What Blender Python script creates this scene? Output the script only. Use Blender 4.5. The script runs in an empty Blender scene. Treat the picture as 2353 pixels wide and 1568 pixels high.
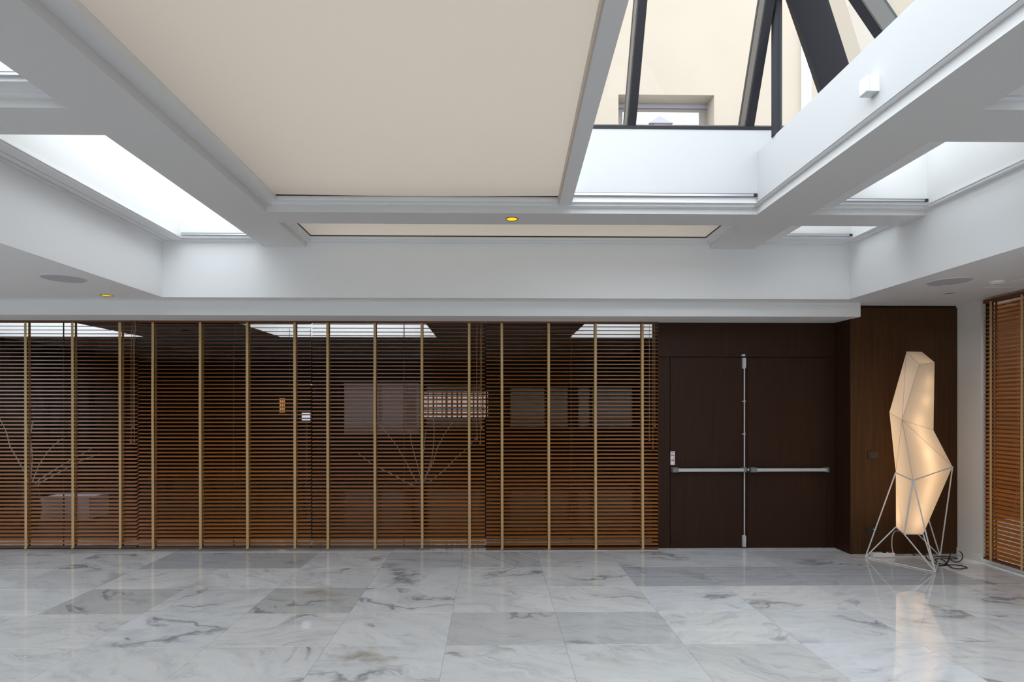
import bpy, math, random
from mathutils import Vector, Matrix

random.seed(7)
S = bpy.context.scene
COL = S.collection

# ------------------------------------------------------------------ camera, sky, exposure
cam_data = bpy.data.cameras.new('camera')
cam_data.sensor_width = 36.0
cam_data.lens = 20.0
cam_data.shift_x = 0.0106
cam_data.shift_y = 0.0650
cam_data.clip_start = 0.05
cam_data.clip_end = 200
cam = bpy.data.objects.new('camera', cam_data)
COL.objects.link(cam)
cam.location = (0, 0, 1.585)
cam.rotation_euler = (math.radians(90), 0, math.radians(-0.9))
S.camera = cam

world = bpy.data.worlds.new('sky')
S.world = world
world.use_nodes = True
bgn = world.node_tree.nodes['Background']
bgn.inputs[0].default_value = (0.85, 0.93, 1.0, 1)
bgn.inputs[1].default_value = 3.15

S.view_settings.view_transform = 'Standard'
S.view_settings.look = 'None'
S.view_settings.gamma = 1.0
S.view_settings.use_curve_mapping = False
S.view_settings.exposure = 0.42
S.cycles.max_bounces = 10
S.cycles.diffuse_bounces = 6
S.cycles.glossy_bounces = 4
S.cycles.transparent_max_bounces = 12
S.cycles.caustics_reflective = False
S.cycles.caustics_refractive = False
S.cycles.sample_clamp_indirect = 6.0


def portal(x0, x1, y0, y1, z):
    ld = bpy.data.lights.new('sky_portal', 'AREA')
    ld.shape = 'RECTANGLE'
    ld.size, ld.size_y = x1 - x0, y1 - y0
    ld.cycles.is_portal = True
    o = bpy.data.objects.new('sky_portal', ld)
    o.location = ((x0 + x1) / 2, (y0 + y1) / 2, z)
    COL.objects.link(o)


def wall_portal(x0, x1, y, z0, z1):
    ld = bpy.data.lights.new('sky_portal', 'AREA')
    ld.shape = 'RECTANGLE'
    ld.size, ld.size_y = x1 - x0, z1 - z0
    ld.cycles.is_portal = True
    o = bpy.data.objects.new('sky_portal', ld)
    o.location = ((x0 + x1) / 2, y, (z0 + z1) / 2)
    o.rotation_euler = (math.radians(90), 0, 0)           # faces +Y, into the room
    COL.objects.link(o)
    return o


# ------------------------------------------------------------------ helpers
class MB:
    def __init__(self):
        self.v, self.f = [], []

    def add(self, vs, fs):
        n = len(self.v)
        self.v += [tuple(p) for p in vs]
        self.f += [tuple(i + n for i in f) for f in fs]
        return self

    def box(self, x0, x1, y0, y1, z0, z1):
        vs = [(x0, y0, z0), (x1, y0, z0), (x1, y1, z0), (x0, y1, z0),
              (x0, y0, z1), (x1, y0, z1), (x1, y1, z1), (x0, y1, z1)]
        return self.add(vs, [(0, 3, 2, 1), (4, 5, 6, 7), (0, 1, 5, 4), (1, 2, 6, 5), (2, 3, 7, 6), (3, 0, 4, 7)])

    def cbox(self, x0, x1, y0, y1, z0, z1, c=0.003):
        """box whose y0 (room) side is chamfered"""
        vs = [(x0, y1, z0), (x1, y1, z0), (x1, y1, z1), (x0, y1, z1),
              (x0, y0 + c, z0), (x1, y0 + c, z0), (x1, y0 + c, z1), (x0, y0 + c, z1),
              (x0 + c, y0, z0 + c), (x1 - c, y0, z0 + c), (x1 - c, y0, z1 - c), (x0 + c, y0, z1 - c)]
        fs = [(0, 3, 2, 1)]
        for i in range(4):
            j = (i + 1) % 4
            fs += [(i, j, j + 4, i + 4), (i + 4, j + 4, j + 8, i + 8)]
        fs.append((8, 9, 10, 11))
        return self.add(vs, fs)

    def frame_rect(self, X0, X1, Y0, Y1, x0, x1, y0, y1, z0, z1):
        """rectangular ring (outer X/Y, inner x/y) between z0 and z1"""
        o = [(X0, Y0), (X1, Y0), (X1, Y1), (X0, Y1)]
        i = [(x0, y0), (x1, y0), (x1, y1), (x0, y1)]
        vs = [(a, b, z) for z in (z0, z1) for ring in (o, i) for a, b in ring]
        fs = []
        for k in range(4):
            l = (k + 1) % 4
            fs += [(k, k + 4, l + 4, l), (k + 8, l + 8, l + 12, k + 12), (k, l, l + 8, k + 8), (k + 4, k + 12, l + 12, l + 4)]
        return self.add(vs, fs)

    def tube(self, pts, r, seg=8, cap=True):
        pts = [Vector(p) for p in pts]
        n = len(pts)
        up = None
        rings = []
        for i, p in enumerate(pts):
            t = (pts[min(i + 1, n - 1)] - pts[max(i - 1, 0)]).normalized()
            if up is None:
                up = t.orthogonal().normalized()
            up = (up - t * up.dot(t))
            up = up.normalized() if up.length > 1e-6 else t.orthogonal().normalized()
            w = t.cross(up)
            rr = r[i] if isinstance(r, (list, tuple)) else r
            rings.append([p + (up * math.cos(a) + w * math.sin(a)) * rr for a in [2 * math.pi * k / seg for k in range(seg)]])
        vs = [q for ring in rings for q in ring]
        fs = []
        for i in range(n - 1):
            for k in range(seg):
                l = (k + 1) % seg
                fs.append((i * seg + k, i * seg + l, (i + 1) * seg + l, (i + 1) * seg + k))
        if cap:
            fs.append(tuple(range(seg - 1, -1, -1)))
            fs.append(tuple((n - 1) * seg + k for k in range(seg)))
        return self.add(vs, fs)

    def lathe(self, prof, seg=20, axis=(0, 0, 0)):
        ax = Vector(axis)
        vs, fs = [], []
        for r, z in prof:
            for k in range(seg):
                a = 2 * math.pi * k / seg
                vs.append((ax.x + r * math.cos(a), ax.y + r * math.sin(a), ax.z + z))
        for i in range(len(prof) - 1):
            for k in range(seg):
                l = (k + 1) % seg
                fs.append((i * seg + k, i * seg + l, (i + 1) * seg + l, (i + 1) * seg + k))
        if prof[0][0] > 1e-6:
            fs.append(tuple(range(seg - 1, -1, -1)))
        if prof[-1][0] > 1e-6:
            fs.append(tuple((len(prof) - 1) * seg + k for k in range(seg)))
        return self.add(vs, fs)

    def beam(self, a, b, wdir, w, d):
        """bar from a to b, width w along wdir, depth d across; wdir is made square to the bar"""
        a, b = Vector(a), Vector(b)
        t = (b - a).normalized()
        u = Vector(wdir)
        u = (u - t * u.dot(t)).normalized()
        n = t.cross(u)
        vs = []
        for p in (a, b):
            for sx, sy in ((-1, -1), (1, -1), (1, 1), (-1, 1)):
                vs.append(p + u * (sx * w / 2) + n * (sy * d / 2))
        return self.add(vs, [(3, 2, 1, 0), (4, 5, 6, 7), (0, 1, 5, 4), (1, 2, 6, 5), (2, 3, 7, 6), (3, 0, 4, 7)])

    def mesh(self, name, mat, smooth=False):
        me = bpy.data.meshes.new(name)
        me.from_pydata(self.v, [], self.f)
        if mat:
            me.materials.append(mat)
        if smooth:
            me.polygons.foreach_set('use_smooth', [True] * len(me.polygons))
            me.set_sharp_from_angle(angle=math.radians(40))
        me.update()
        return me

    def obj(self, name, mat, parent=None, smooth=False):
        o = bpy.data.objects.new(name, self.mesh(name, mat, smooth))
        COL.objects.link(o)
        if parent:
            o.parent = parent
            o.matrix_parent_inverse = Matrix.Translation(-Vector(world_loc(parent)))
        return o


def world_loc(o):
    v = Vector((0, 0, 0))
    while o:
        v += o.location
        # children carry an inverse that cancels the parent's offset
        if o.parent:
            v += o.matrix_parent_inverse.translation
        o = o.parent
    return v


def empty(name, loc=(0, 0, 0)):
    o = bpy.data.objects.new(name, None)
    o.location = loc
    o.empty_display_size = 0.1
    COL.objects.link(o)
    return o


def tag(o, label=None, cat=None, group=None, kind=None):
    if label: o['label'] = label
    if cat: o['category'] = cat
    if group: o['group'] = group
    if kind: o['kind'] = kind
    return o


def thing(name, label, cat, loc=(0, 0, 0), group=None):
    return tag(empty(name, loc), label, cat, group)


def structure(name, loc=(0, 0, 0)):
    return tag(empty(name, loc), kind='structure')


# ------------------------------------------------------------------ materials
class NT:
    def __init__(self, name):
        self.m = bpy.data.materials.new(name)
        self.m.use_nodes = True
        self.t = self.m.node_tree
        self.b = self.t.nodes['Principled BSDF']
        self.out = self.t.nodes['Material Output']

    def n(self, typ, **kw):
        nd = self.t.nodes.new(typ)
        for k, v in kw.items():
            if k.startswith('i_'):
                nd.inputs[k[2:].replace('_', ' ')].default_value = v
            else:
                setattr(nd, k, v)
        return nd

    def l(self, a, b):
        self.t.links.new(a, b)

    def math(self, op, a, b=None, clamp=False):
        nd = self.n('ShaderNodeMath', operation=op, use_clamp=clamp)
        for i, v in enumerate((a, b)):
            if v is None: continue
            if isinstance(v, (int, float)): nd.inputs[i].default_value = v
            else: self.l(v, nd.inputs[i])
        return nd.outputs[0]

    def ramp(self, fac, stops):
        nd = self.n('ShaderNodeValToRGB')
        els = nd.color_ramp.elements
        while len(els) < len(stops): els.new(0.5)
        for e, (p, c) in zip(els, stops):
            e.position = p
            e.color = (c, c, c, 1) if isinstance(c, (int, float)) else (*c, 1)
        self.l(fac, nd.inputs[0])
        return nd.outputs[0]

    def mix(self, fac, a, b, blend='MIX'):
        nd = self.n('ShaderNodeMix', data_type='RGBA', blend_type=blend)
        for idx, v in ((0, fac), (6, a), (7, b)):
            if isinstance(v, (int, float)): nd.inputs[idx].default_value = v
            elif isinstance(v, tuple): nd.inputs[idx].default_value = (*v, 1)
            else: self.l(v, nd.inputs[idx])
        return nd.outputs[2]


def plain(name, col, rough=0.5, metal=0.0, spec=0.5, bump=0.0, scale=60, var=0.0):
    k = NT(name)
    k.b.inputs['Base Color'].default_value = (*col, 1)
    k.b.inputs['Roughness'].default_value = rough
    k.b.inputs['Metallic'].default_value = metal
    k.b.inputs['Specular IOR Level'].default_value = spec
    if bump or var:
        tc = k.n('ShaderNodeTexCoord')
        ns = k.n('ShaderNodeTexNoise', i_Scale=scale, i_Detail=4.0)
        k.l(tc.outputs['Object'], ns.inputs['Vector'])
        if bump:
            bp = k.n('ShaderNodeBump', i_Strength=bump, i_Distance=0.002)
            k.l(ns.outputs[0], bp.inputs['Height'])
            k.l(bp.outputs[0], k.b.inputs['Normal'])
        if var:
            n2 = k.n('ShaderNodeTexNoise', i_Scale=1.3, i_Detail=3.0)
            k.l(tc.outputs['Object'], n2.inputs['Vector'])
            lo = tuple(c * (1 - var) for c in col)
            k.l(k.mix(n2.outputs[0], lo, col), k.b.inputs['Base Color'])
    return k.m


def wood(name, dark, light, axis='Z', rough=0.35, spec=0.4, scale=1.0, coat=0.0, per_object=0.0):
    """wood whose grain runs along axis"""
    k = NT(name)
    tc = k.n('ShaderNodeTexCoord')
    mp = k.n('ShaderNodeMapping')
    st = {'X': (1.2, 90, 90), 'Y': (90, 1.2, 90), 'Z': (90, 90, 1.2)}[axis]
    mp.inputs['Scale'].default_value = tuple(s * scale for s in st)
    k.l(tc.outputs['Object'], mp.inputs['Vector'])
    a = k.n('ShaderNodeTexNoise', i_Scale=1.0, i_Detail=5.0, i_Roughness=0.65)
    k.l(mp.outputs[0], a.inputs['Vector'])
    fac = k.ramp(a.outputs[0], [(0.32, 0.0), (0.68, 1.0)])
    c = k.mix(fac, dark, light)
    if per_object:
        oi = k.n('ShaderNodeObjectInfo')
        v = k.math('ADD', k.math('MULTIPLY', oi.outputs['Random'], per_object), 1 - per_object / 2)
        cb = k.n('ShaderNodeCombineColor')
        for i in range(3): k.l(v, cb.inputs[i])
        c = k.mix(1.0, c, cb.outputs[0], 'MULTIPLY')
    k.l(c, k.b.inputs['Base Color'])
    k.b.inputs['Roughness'].default_value = rough
    k.b.inputs['Specular IOR Level'].default_value = spec
    k.b.inputs['Coat Weight'].default_value = coat
    bp = k.n('ShaderNodeBump', i_Strength=0.12, i_Distance=0.001)
    k.l(a.outputs[0], bp.inputs['Height'])
    k.l(bp.outputs[0], k.b.inputs['Normal'])
    return k.m


def marble(name):
    """object colour drives each tile: red = greyness, green = seed, blue = vein turn, alpha = straight banding"""
    k = NT(name)
    tc = k.n('ShaderNodeTexCoord')
    oi = k.n('ShaderNodeObjectInfo')
    sp = k.n('ShaderNodeSeparateColor')
    k.l(oi.outputs['Color'], sp.inputs[0])
    tone, seed, turn = sp.outputs[0], sp.outputs[1], sp.outputs[2]
    band = oi.outputs['Alpha']
    rot = k.n('ShaderNodeVectorRotate', rotation_type='Z_AXIS')
    k.l(tc.outputs['Object'], rot.inputs['Vector'])
    k.l(k.math('MULTIPLY', turn, 3.1416), rot.inputs['Angle'])
    off = k.n('ShaderNodeCombineXYZ')
    k.l(k.math('MULTIPLY', seed, 71.0), off.inputs[0])
    k.l(k.math('MULTIPLY', seed, 37.0), off.inputs[1])
    k.l(k.math('MULTIPLY', seed, 13.0), off.inputs[2])
    vec = k.n('ShaderNodeVectorMath', operation='ADD')
    k.l(rot.outputs[0], vec.inputs[0])
    k.l(off.outputs[0], vec.inputs[1])
    P = vec.outputs[0]
    # warp
    wn = k.n('ShaderNodeTexNoise', i_Scale=2.2, i_Detail=4.0)
    k.l(P, wn.inputs['Vector'])
    ws = k.n('ShaderNodeVectorMath', operation='SCALE')
    ws.inputs['Scale'].default_value = 0.55
    k.l(wn.outputs[1], ws.inputs[0])
    wv = k.n('ShaderNodeVectorMath', operation='ADD')
    k.l(P, wv.inputs[0]); k.l(ws.outputs[0], wv.inputs[1])
    W = wv.outputs[0]

    def stretch(src, s):
        mp = k.n('ShaderNodeMapping')
        mp.inputs['Scale'].default_value = s
        k.l(src, mp.inputs['Vector'])
        return mp.outputs[0]

    def ridge(src, scale, width, detail=3.0):
        ns = k.n('ShaderNodeTexNoise', i_Scale=scale, i_Detail=detail, i_Roughness=0.55)
        k.l(src, ns.inputs['Vector'])
        d = k.math('ABSOLUTE', k.math('SUBTRACT', ns.outputs[0], 0.5))
        return k.ramp(d, [(0.0, 1.0), (width, 0.0)])

    def noise(src, scale, lo, hi, detail=4.0):
        ns = k.n('ShaderNodeTexNoise', i_Scale=scale, i_Detail=detail, i_Roughness=0.6)
        k.l(src, ns.inputs['Vector'])
        return k.ramp(ns.outputs[0], [(lo, 0.0), (hi, 1.0)])

    cloud = noise(stretch(W, (0.7, 1.5, 1.0)), 1.5, 0.42, 0.74)
    streak = noise(stretch(W, (0.9, 5.5, 1.0)), 2.6, 0.47, 0.70, 7.0)
    veinA = ridge(stretch(W, (0.7, 1.9, 1.0)), 0.9, 0.022, 4.0)
    veinB = ridge(stretch(W, (0.9, 3.4, 1.0)), 2.0, 0.035, 6.0)
    maskA = noise(P, 1.5, 0.50, 0.62, 2.0)
    maskB = noise(stretch(P, (1.0, 1.8, 1.0)), 2.2, 0.48, 0.70, 2.0)
    halo = ridge(stretch(W, (0.7, 1.9, 1.0)), 0.9, 0.11, 4.0)
    stain = k.math('MULTIPLY', noise(W, 2.4, 0.54, 0.70, 6.0), noise(P, 0.8, 0.53, 0.64, 1.0))
    stripes = noise(stretch(rot.outputs[0], (0.25, 9.0, 1.0)), 2.0, 0.38, 0.66, 3.0)
    warm = k.n('ShaderNodeTexWhiteNoise', noise_dimensions='1D')
    k.l(seed, warm.inputs['W'])
    white = k.mix(warm.outputs['Value'], (0.83, 0.845, 0.87), (0.84, 0.825, 0.80))
    grey = k.mix(warm.outputs['Value'], (0.44, 0.455, 0.485), (0.47, 0.455, 0.43))
    base = k.mix(tone, white, grey)
    c = k.mix(k.math('MULTIPLY', cloud, 0.42), base, (0.52, 0.53, 0.56))
    c = k.mix(k.math('MULTIPLY', k.math('MULTIPLY', streak, k.math('ADD', 0.34, k.math('MULTIPLY', cloud, 0.55))), k.math('ADD', 0.65, k.math('MULTIPLY', tone, 0.45))), c, (0.40, 0.405, 0.43))
    c = k.mix(k.math('MULTIPLY', k.math('MULTIPLY', halo, maskA), 0.35), c, (0.50, 0.50, 0.52))
    c = k.mix(k.math('MULTIPLY', k.math('MULTIPLY', veinA, maskA), 0.75), c, (0.20, 0.20, 0.22))
    c = k.mix(k.math('MULTIPLY', k.math('MULTIPLY', veinB, maskB), 0.45), c, (0.33, 0.33, 0.35))
    c = k.mix(k.math('MULTIPLY', stain, 0.75), c, (0.36, 0.30, 0.21))
    c = k.mix(k.math('MULTIPLY', k.math('MULTIPLY', stripes, band), 0.6), c, (0.36, 0.37, 0.40))
    k.l(c, k.b.inputs['Base Color'])
    k.b.inputs['Roughness'].default_value = 0.035
    k.b.inputs['Specular IOR Level'].default_value = 0.5
    fine = k.n('ShaderNodeTexNoise', i_Scale=2.5, i_Detail=1.0)
    k.l(tc.outputs['Object'], fine.inputs['Vector'])
    bp = k.n('ShaderNodeBump', i_Strength=0.006, i_Distance=0.004)
    k.l(fine.outputs[0], bp.inputs['Height'])
    k.l(bp.outputs[0], k.b.inputs['Normal'])
    return k.m


def glass(name, tint=(1, 1, 1), refl=0.08, rough=0.0, gain=0.9):
    k = NT(name)
    tr = k.n('ShaderNodeBsdfTransparent')
    tr.inputs[0].default_value = (*tint, 1)
    gl = k.n('ShaderNodeBsdfGlossy')
    gl.inputs['Roughness'].default_value = rough
    fr = k.n('ShaderNodeFresnel', i_IOR=1.5)
    fac = k.math('ADD', k.math('MULTIPLY', fr.outputs[0], gain), refl, clamp=True)
    ms = k.n('ShaderNodeMixShader')
    k.l(fac, ms.inputs[0]); k.l(tr.outputs[0], ms.inputs[1]); k.l(gl.outputs[0], ms.inputs[2])
    k.l(ms.outputs[0], k.out.inputs['Surface'])
    k.t.nodes.remove(k.b)
    return k.m


def fabric(name, front, through, mixf=0.5, weave=500):
    """thin cloth: part diffuse, part letting light through"""
    k = NT(name)
    df = k.n('ShaderNodeBsdfDiffuse'); df.inputs[0].default_value = (*front, 1)
    tl = k.n('ShaderNodeBsdfTranslucent'); tl.inputs[0].default_value = (*through, 1)
    tc = k.n('ShaderNodeTexCoord')
    ns = k.n('ShaderNodeTexNoise', i_Scale=weave, i_Detail=2.0)
    n2 = k.n('ShaderNodeTexNoise', i_Scale=0.8, i_Detail=3.0)
    k.l(tc.outputs['Object'], ns.inputs['Vector']); k.l(tc.outputs['Object'], n2.inputs['Vector'])
    f = k.math('ADD', k.math('MULTIPLY', ns.outputs[0], 0.10), k.math('MULTIPLY', n2.outputs[0], 0.10))
    k.l(k.mix(f, through, tuple(c * 0.55 for c in through)), tl.inputs[0])
    ms = k.n('ShaderNodeMixShader'); ms.inputs[0].default_value = mixf
    k.l(df.outputs[0], ms.inputs[1]); k.l(tl.outputs[0], ms.inputs[2])
    k.l(ms.outputs[0], k.out.inputs['Surface'])
    k.t.nodes.remove(k.b)
    return k.m


def emitter(name, col, strength):
    k = NT(name)
    e = k.n('ShaderNodeEmission')
    e.inputs[0].default_value = (*col, 1)
    e.inputs[1].default_value = strength
    k.l(e.outputs[0], k.out.inputs['Surface'])
    k.t.nodes.remove(k.b)
    return k.m


M = dict(
    plaster=plain('white_plaster', (0.80, 0.80, 0.80), 0.85, spec=0.2, bump=0.06, scale=140, var=0.02),
    ceiling=plain('ceiling_paint', (0.70, 0.69, 0.68), 0.9, spec=0.2, bump=0.05, scale=140, var=0.02),
    shaft=plain('shaft_white_brighter', (0.74, 0.735, 0.725), 0.8, spec=0.2, bump=0.05, scale=90),  # same white as the upstands, lightened to look more brightly lit
    upstand=plain('upstand_white_darker', (0.50, 0.50, 0.50), 0.8, spec=0.2, bump=0.05, scale=90),  # same white as the shafts, darkened to hold back the strong sky light
    lacquer=plain('white_lacquered_frame', (0.78, 0.78, 0.79), 0.45),
    rail=plain('aluminium_rail', (0.62, 0.62, 0.65), 0.35, metal=0.9),
    black=plain('black_plastic', (0.015, 0.015, 0.016), 0.45),
    steel_dark=plain('dark_painted_steel', (0.018, 0.017, 0.021), 0.5, spec=0.2, bump=0.05, scale=80),
    steel_grey=plain('grey_brown_painted_steel', (0.085, 0.078, 0.072), 0.4, spec=0.4),
    wenge=wood('dark_wenge_veneer', (0.021, 0.0078, 0.0036), (0.040, 0.0165, 0.0075), 'Z', 0.45, 0.18, 1.6),
    wing_glow=wood('brown_veneer_lamp_lit', (0.036, 0.0150, 0.0056), (0.074, 0.0330, 0.0122), 'Z', 0.45, 0.18, 1.6),  # brown veneer lightened to carry the lamp's warm glow on the wing
    slat=wood('orange_brown_slat', (0.27, 0.086, 0.015), (0.46, 0.163, 0.032), 'X', 0.50, 0.20, 0.6, per_object=0.25),
    slat_y=wood('orange_brown_slat_side', (0.27, 0.086, 0.015), (0.46, 0.163, 0.032), 'Y', 0.50, 0.20, 0.6, per_object=0.25),
    railwood=wood('dark_brown_rail', (0.09, 0.028, 0.009), (0.17, 0.060, 0.020), 'X', 0.4, 0.35, 0.6),
    tape=plain('tan_tape', (0.50, 0.34, 0.17), 0.8, spec=0.2, bump=0.2, scale=400),
    tape_back=plain('dark_tan_tape', (0.30, 0.18, 0.07), 0.8, spec=0.2),
    cord=plain('brown_cord', (0.30, 0.17, 0.07), 0.7),
    tassel=plain('red_brown_tassel', (0.22, 0.050, 0.018), 0.35),
    marble=marble('white_grey_marble'),
    grout=plain('grout', (0.42, 0.41, 0.40), 0.7),
    clear=glass('clear_glass', (0.90, 0.91, 0.90), 0.0, gain=0.3),
    roofglass=glass('roof_glass', (0.96, 0.97, 0.95), 0.0, gain=0.25),
    shade=fabric('beige_shade_cloth', (0.62, 0.56, 0.50), (0.30, 0.252, 0.205), 0.5),
    lampcloth=fabric('cream_lamp_cloth', (0.80, 0.75, 0.68), (0.86, 0.76, 0.62), 0.5),
    seam=plain('lamp_seam', (0.45, 0.38, 0.30), 0.8),
    white_metal=plain('white_painted_rod', (0.68, 0.66, 0.65), 0.35),
    white_plastic=plain('white_plastic', (0.76, 0.77, 0.78), 0.4),
    silver=plain('silver_aluminium', (0.56, 0.56, 0.57), 0.38, metal=0.35),
    darksilver=plain('grey_plastic_cap', (0.20, 0.205, 0.225), 0.4, metal=0.2),
    grille=plain('grey_speaker_grille', (0.50, 0.50, 0.54), 0.7),
    brass=plain('brass_reflector', (0.55, 0.40, 0.16), 0.3, metal=0.8),
    facade=plain('beige_render', (0.355, 0.300, 0.247), 0.9, spec=0.1, bump=0.2, scale=40, var=0.06),
    curtain=plain('white_curtain', (0.75, 0.77, 0.76), 0.9),
    zinc=plain('grey_zinc', (0.23, 0.22, 0.25), 0.5),
    window_frame=plain('grey_brown_window_frame', (0.20, 0.17, 0.15), 0.5),
    roof=plain('grey_gravel_roof', (0.40, 0.39, 0.37), 0.9, bump=0.3, scale=200),
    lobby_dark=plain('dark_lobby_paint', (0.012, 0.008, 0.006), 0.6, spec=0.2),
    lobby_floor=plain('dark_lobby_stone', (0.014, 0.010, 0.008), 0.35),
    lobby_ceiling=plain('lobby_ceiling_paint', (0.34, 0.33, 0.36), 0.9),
    red=plain('red_print', (0.32, 0.012, 0.016), 0.5),
    sticker=plain('white_sticker', (0.78, 0.74, 0.74), 0.4),
    pencil=plain('grey_print', (0.38, 0.34, 0.35), 0.5),
    wall=plain('off_white_wall', (0.74, 0.71, 0.67), 0.85, spec=0.2, bump=0.05, scale=140),
)

# ------------------------------------------------------------------ floor of marble tiles
ZC, ZB, ZT = 2.688, 3.194, 3.258
DW = 6.37                                   # door wall
floor = tag(MB().box(-9.0, 5.3, -4.5, 6.50, -0.20, -0.0025).obj('floor', M['grout']), kind='structure')
TW, TD, TX, TY = 0.794, 0.6150, -0.307, 3.79
tile_mesh = MB()
g, ch = 0.0010, 0.0012
x1, y1 = TW / 2 - g, TD / 2 - g
tile_mesh.add([(-x1, -y1, -0.02), (x1, -y1, -0.02), (x1, y1, -0.02), (-x1, y1, -0.02),
               (-x1, -y1, -ch), (x1, -y1, -ch), (x1, y1, -ch), (-x1, y1, -ch),
               (-x1 + ch, -y1 + ch, 0), (x1 - ch, -y1 + ch, 0), (x1 - ch, y1 - ch, 0), (-x1 + ch, y1 - ch, 0)],
              [(0, 1, 5, 4), (1, 2, 6, 5), (2, 3, 7, 6), (3, 0, 4, 7), (4, 5, 9, 8), (5, 6, 10, 9), (6, 7, 11, 10), (7, 4, 8, 11), (8, 9, 10, 11)])
tm = tile_mesh.mesh('tile', M['marble'])
# (row, column): greyness, seed, turn, banding ; rows count away from the camera, row 0 spans y 3.79-4.40
SPEC = {}
for c in (-4, -3): SPEC[(3, c)] = (0.62, None, 0.03, 0.5)
for c in (-1, 0): SPEC[(3, c)] = (0.30, None, 0.02 if c == -1 else 0.30, 0.9)
for c in (1, 2, 3): SPEC[(3, c)] = (0.22, None, 0.04, 0.35)
for c in (4, 5): SPEC[(3, c)] = (0.42, None, 0.02, 0.7)
for c in (2, 3, 4, 5): SPEC[(2, c)] = (0.66, None, 0.0, 0.95)
SPEC[(2, -2)] = (0.02, None, 0.1, 0.0)
SPEC[(1, -4)] = (0.62, None, 0.15, 0.0)
SPEC[(1, -2)] = (0.60, None, 0.1, 0.0)
SPEC[(0, 0)] = (0.52, None, 0.1, 0.0)
SPEC[(0, 1)] = (0.48, None, 0.1, 0.0)
SPEC[(-1, 1)] = (0.22, None, 0.2, 0.0)
SPEC[(-1, 2)] = (0.28, None, 0.2, 0.0)
for r in range(-3, 5):
    for c in range(-8, 7):
        rr = random.Random(r * 97 + c * 13 + 5)
        t = SPEC.get((r, c), (rr.choice((0.0, 0.04, 0.08, 0.14)), None, rr.choice((0.05, 0.1, 0.16, 0.9)), 0.0))
        o = bpy.data.objects.new('tile', tm)
        o.location = (TX + (c + 0.5) * TW, TY + (r + 0.5) * TD, 0)
        o.color = (t[0], rr.random(), t[2], t[3])
        o.parent = floor
        COL.objects.link(o)

# ------------------------------------------------------------------ walls of the room
wb = structure('wall_back')
def wpart(name, x0, x1, y0, y1, z0, z1, mat, par, c=0.002):
    return MB().cbox(x0, x1, y0, y1, z0, z1, c).obj(name, mat, par)
MB().box(1.862, 3.9, 6.40, 6.60, 0, 3.2).obj('backing', M['lobby_dark'], wb)
wpart('panel', 1.862, 2.000, DW, 6.41, 0, 2.151, M['wenge'], wb)           # left of the door
wpart('panel', 1.862, 3.866, DW, 6.41, 2.155, 2.56, M['wenge'], wb)        # over the door
wpart('panel', 3.776, 3.866, DW, 6.41, 0, 2.151, M['wenge'], wb)           # right of the door
MB().box(3.866, 3.90, 6.085, 6.60, 0, 2.70).obj('return_panel', M['wenge'], wb)
MB().box(3.905, 4.5, 6.10, 6.60, 0, 2.70).obj('backing', M['lobby_dark'], wb)
MB().box(4.5, 5.035, 6.10, 6.60, 0, 2.70).obj('backing', M['lobby_dark'], wb)
wpart('panel', 3.868, 5.036, 6.080, 6.11, 0.004, 2.664, M['wing_glow'], wb)

wr = structure('wall_right')
MB().box(5.036, 5.15, 5.784, 6.7, 0, ZC + .1).obj('pier', M['wall'], wr)
MB().box(5.04, 5.36, -4.5, 3.55, 0, ZC + .1).obj('pier', M['wall'], wr)
MB().box(5.06, 5.16, 3.55, 5.784, 2.672, ZC + .1).obj('lintel', M['wall'], wr)
tag(MB().box(5.024, 5.036, 5.790, 6.079, 0, 0.072).obj('baseboard_right', M['wall']), kind='structure')
wl = tag(MB().box(-9.2, -9.0, -4.7, 6.7, -0.2, 3.25).obj('wall_left', M['wall']), kind='structure')
wf = structure('wall_front')
ADDED_WIN = ((-4.6, -2.6), (-2.4, -0.3), (0.5, 2.4), (2.6, 4.4))            # unseen windows added behind the camera to brighten the room
FZ0, FZ1 = 0.90, 2.30
MB().box(-9.2, 5.36, -4.7, -4.5, -0.2, FZ0).obj('masonry', M['wall'], wf)
MB().box(-9.2, 5.36, -4.7, -4.5, FZ1, 3.25).obj('masonry', M['wall'], wf)
px = -9.2
for i, (a, b) in enumerate(ADDED_WIN + ((5.36, 5.36),)):
    MB().box(px, a, -4.7, -4.5, FZ0, FZ1).obj('masonry', M['wall'], wf)
    px = b
    if i < len(ADDED_WIN):
        added_win = structure('window_%d' % (4 + i))  # added daylight source, out of view
        MB().add([(a, -4.62, FZ0), (b, -4.62, FZ0), (b, -4.62, FZ1), (a, -4.62, FZ1)], [(0, 1, 2, 3)]).obj('pane', M['clear'], added_win)
        MB().add([(x, y, z) for y in (-4.65, -4.58) for x, z in ((a, FZ0), (b, FZ0), (b, FZ1), (a, FZ1), (a + .06, FZ0 + .06), (b - .06, FZ0 + .06), (b - .06, FZ1 - .06), (a + .06, FZ1 - .06))],
                 [(0, 1, 5, 4), (1, 2, 6, 5), (2, 3, 7, 6), (3, 0, 4, 7), (8, 12, 13, 9), (9, 13, 14, 10), (10, 14, 15, 11), (11, 15, 12, 8), (4, 5, 13, 12), (5, 6, 14, 13), (6, 7, 15, 14), (7, 4, 12, 15)]).obj('window_frame', M['wenge'], added_win)
        wall_portal(a, b, -4.66, FZ0, FZ1)

# ------------------------------------------------------------------ coffered ceiling
ce = structure('ceiling')
C = lambda name, *b, mat='ceiling': MB().box(*b).obj(name, M[mat], ce)
RX0, RX1, RY0, RY1 = -3.295, 3.635, -1.04, 5.735
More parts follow.
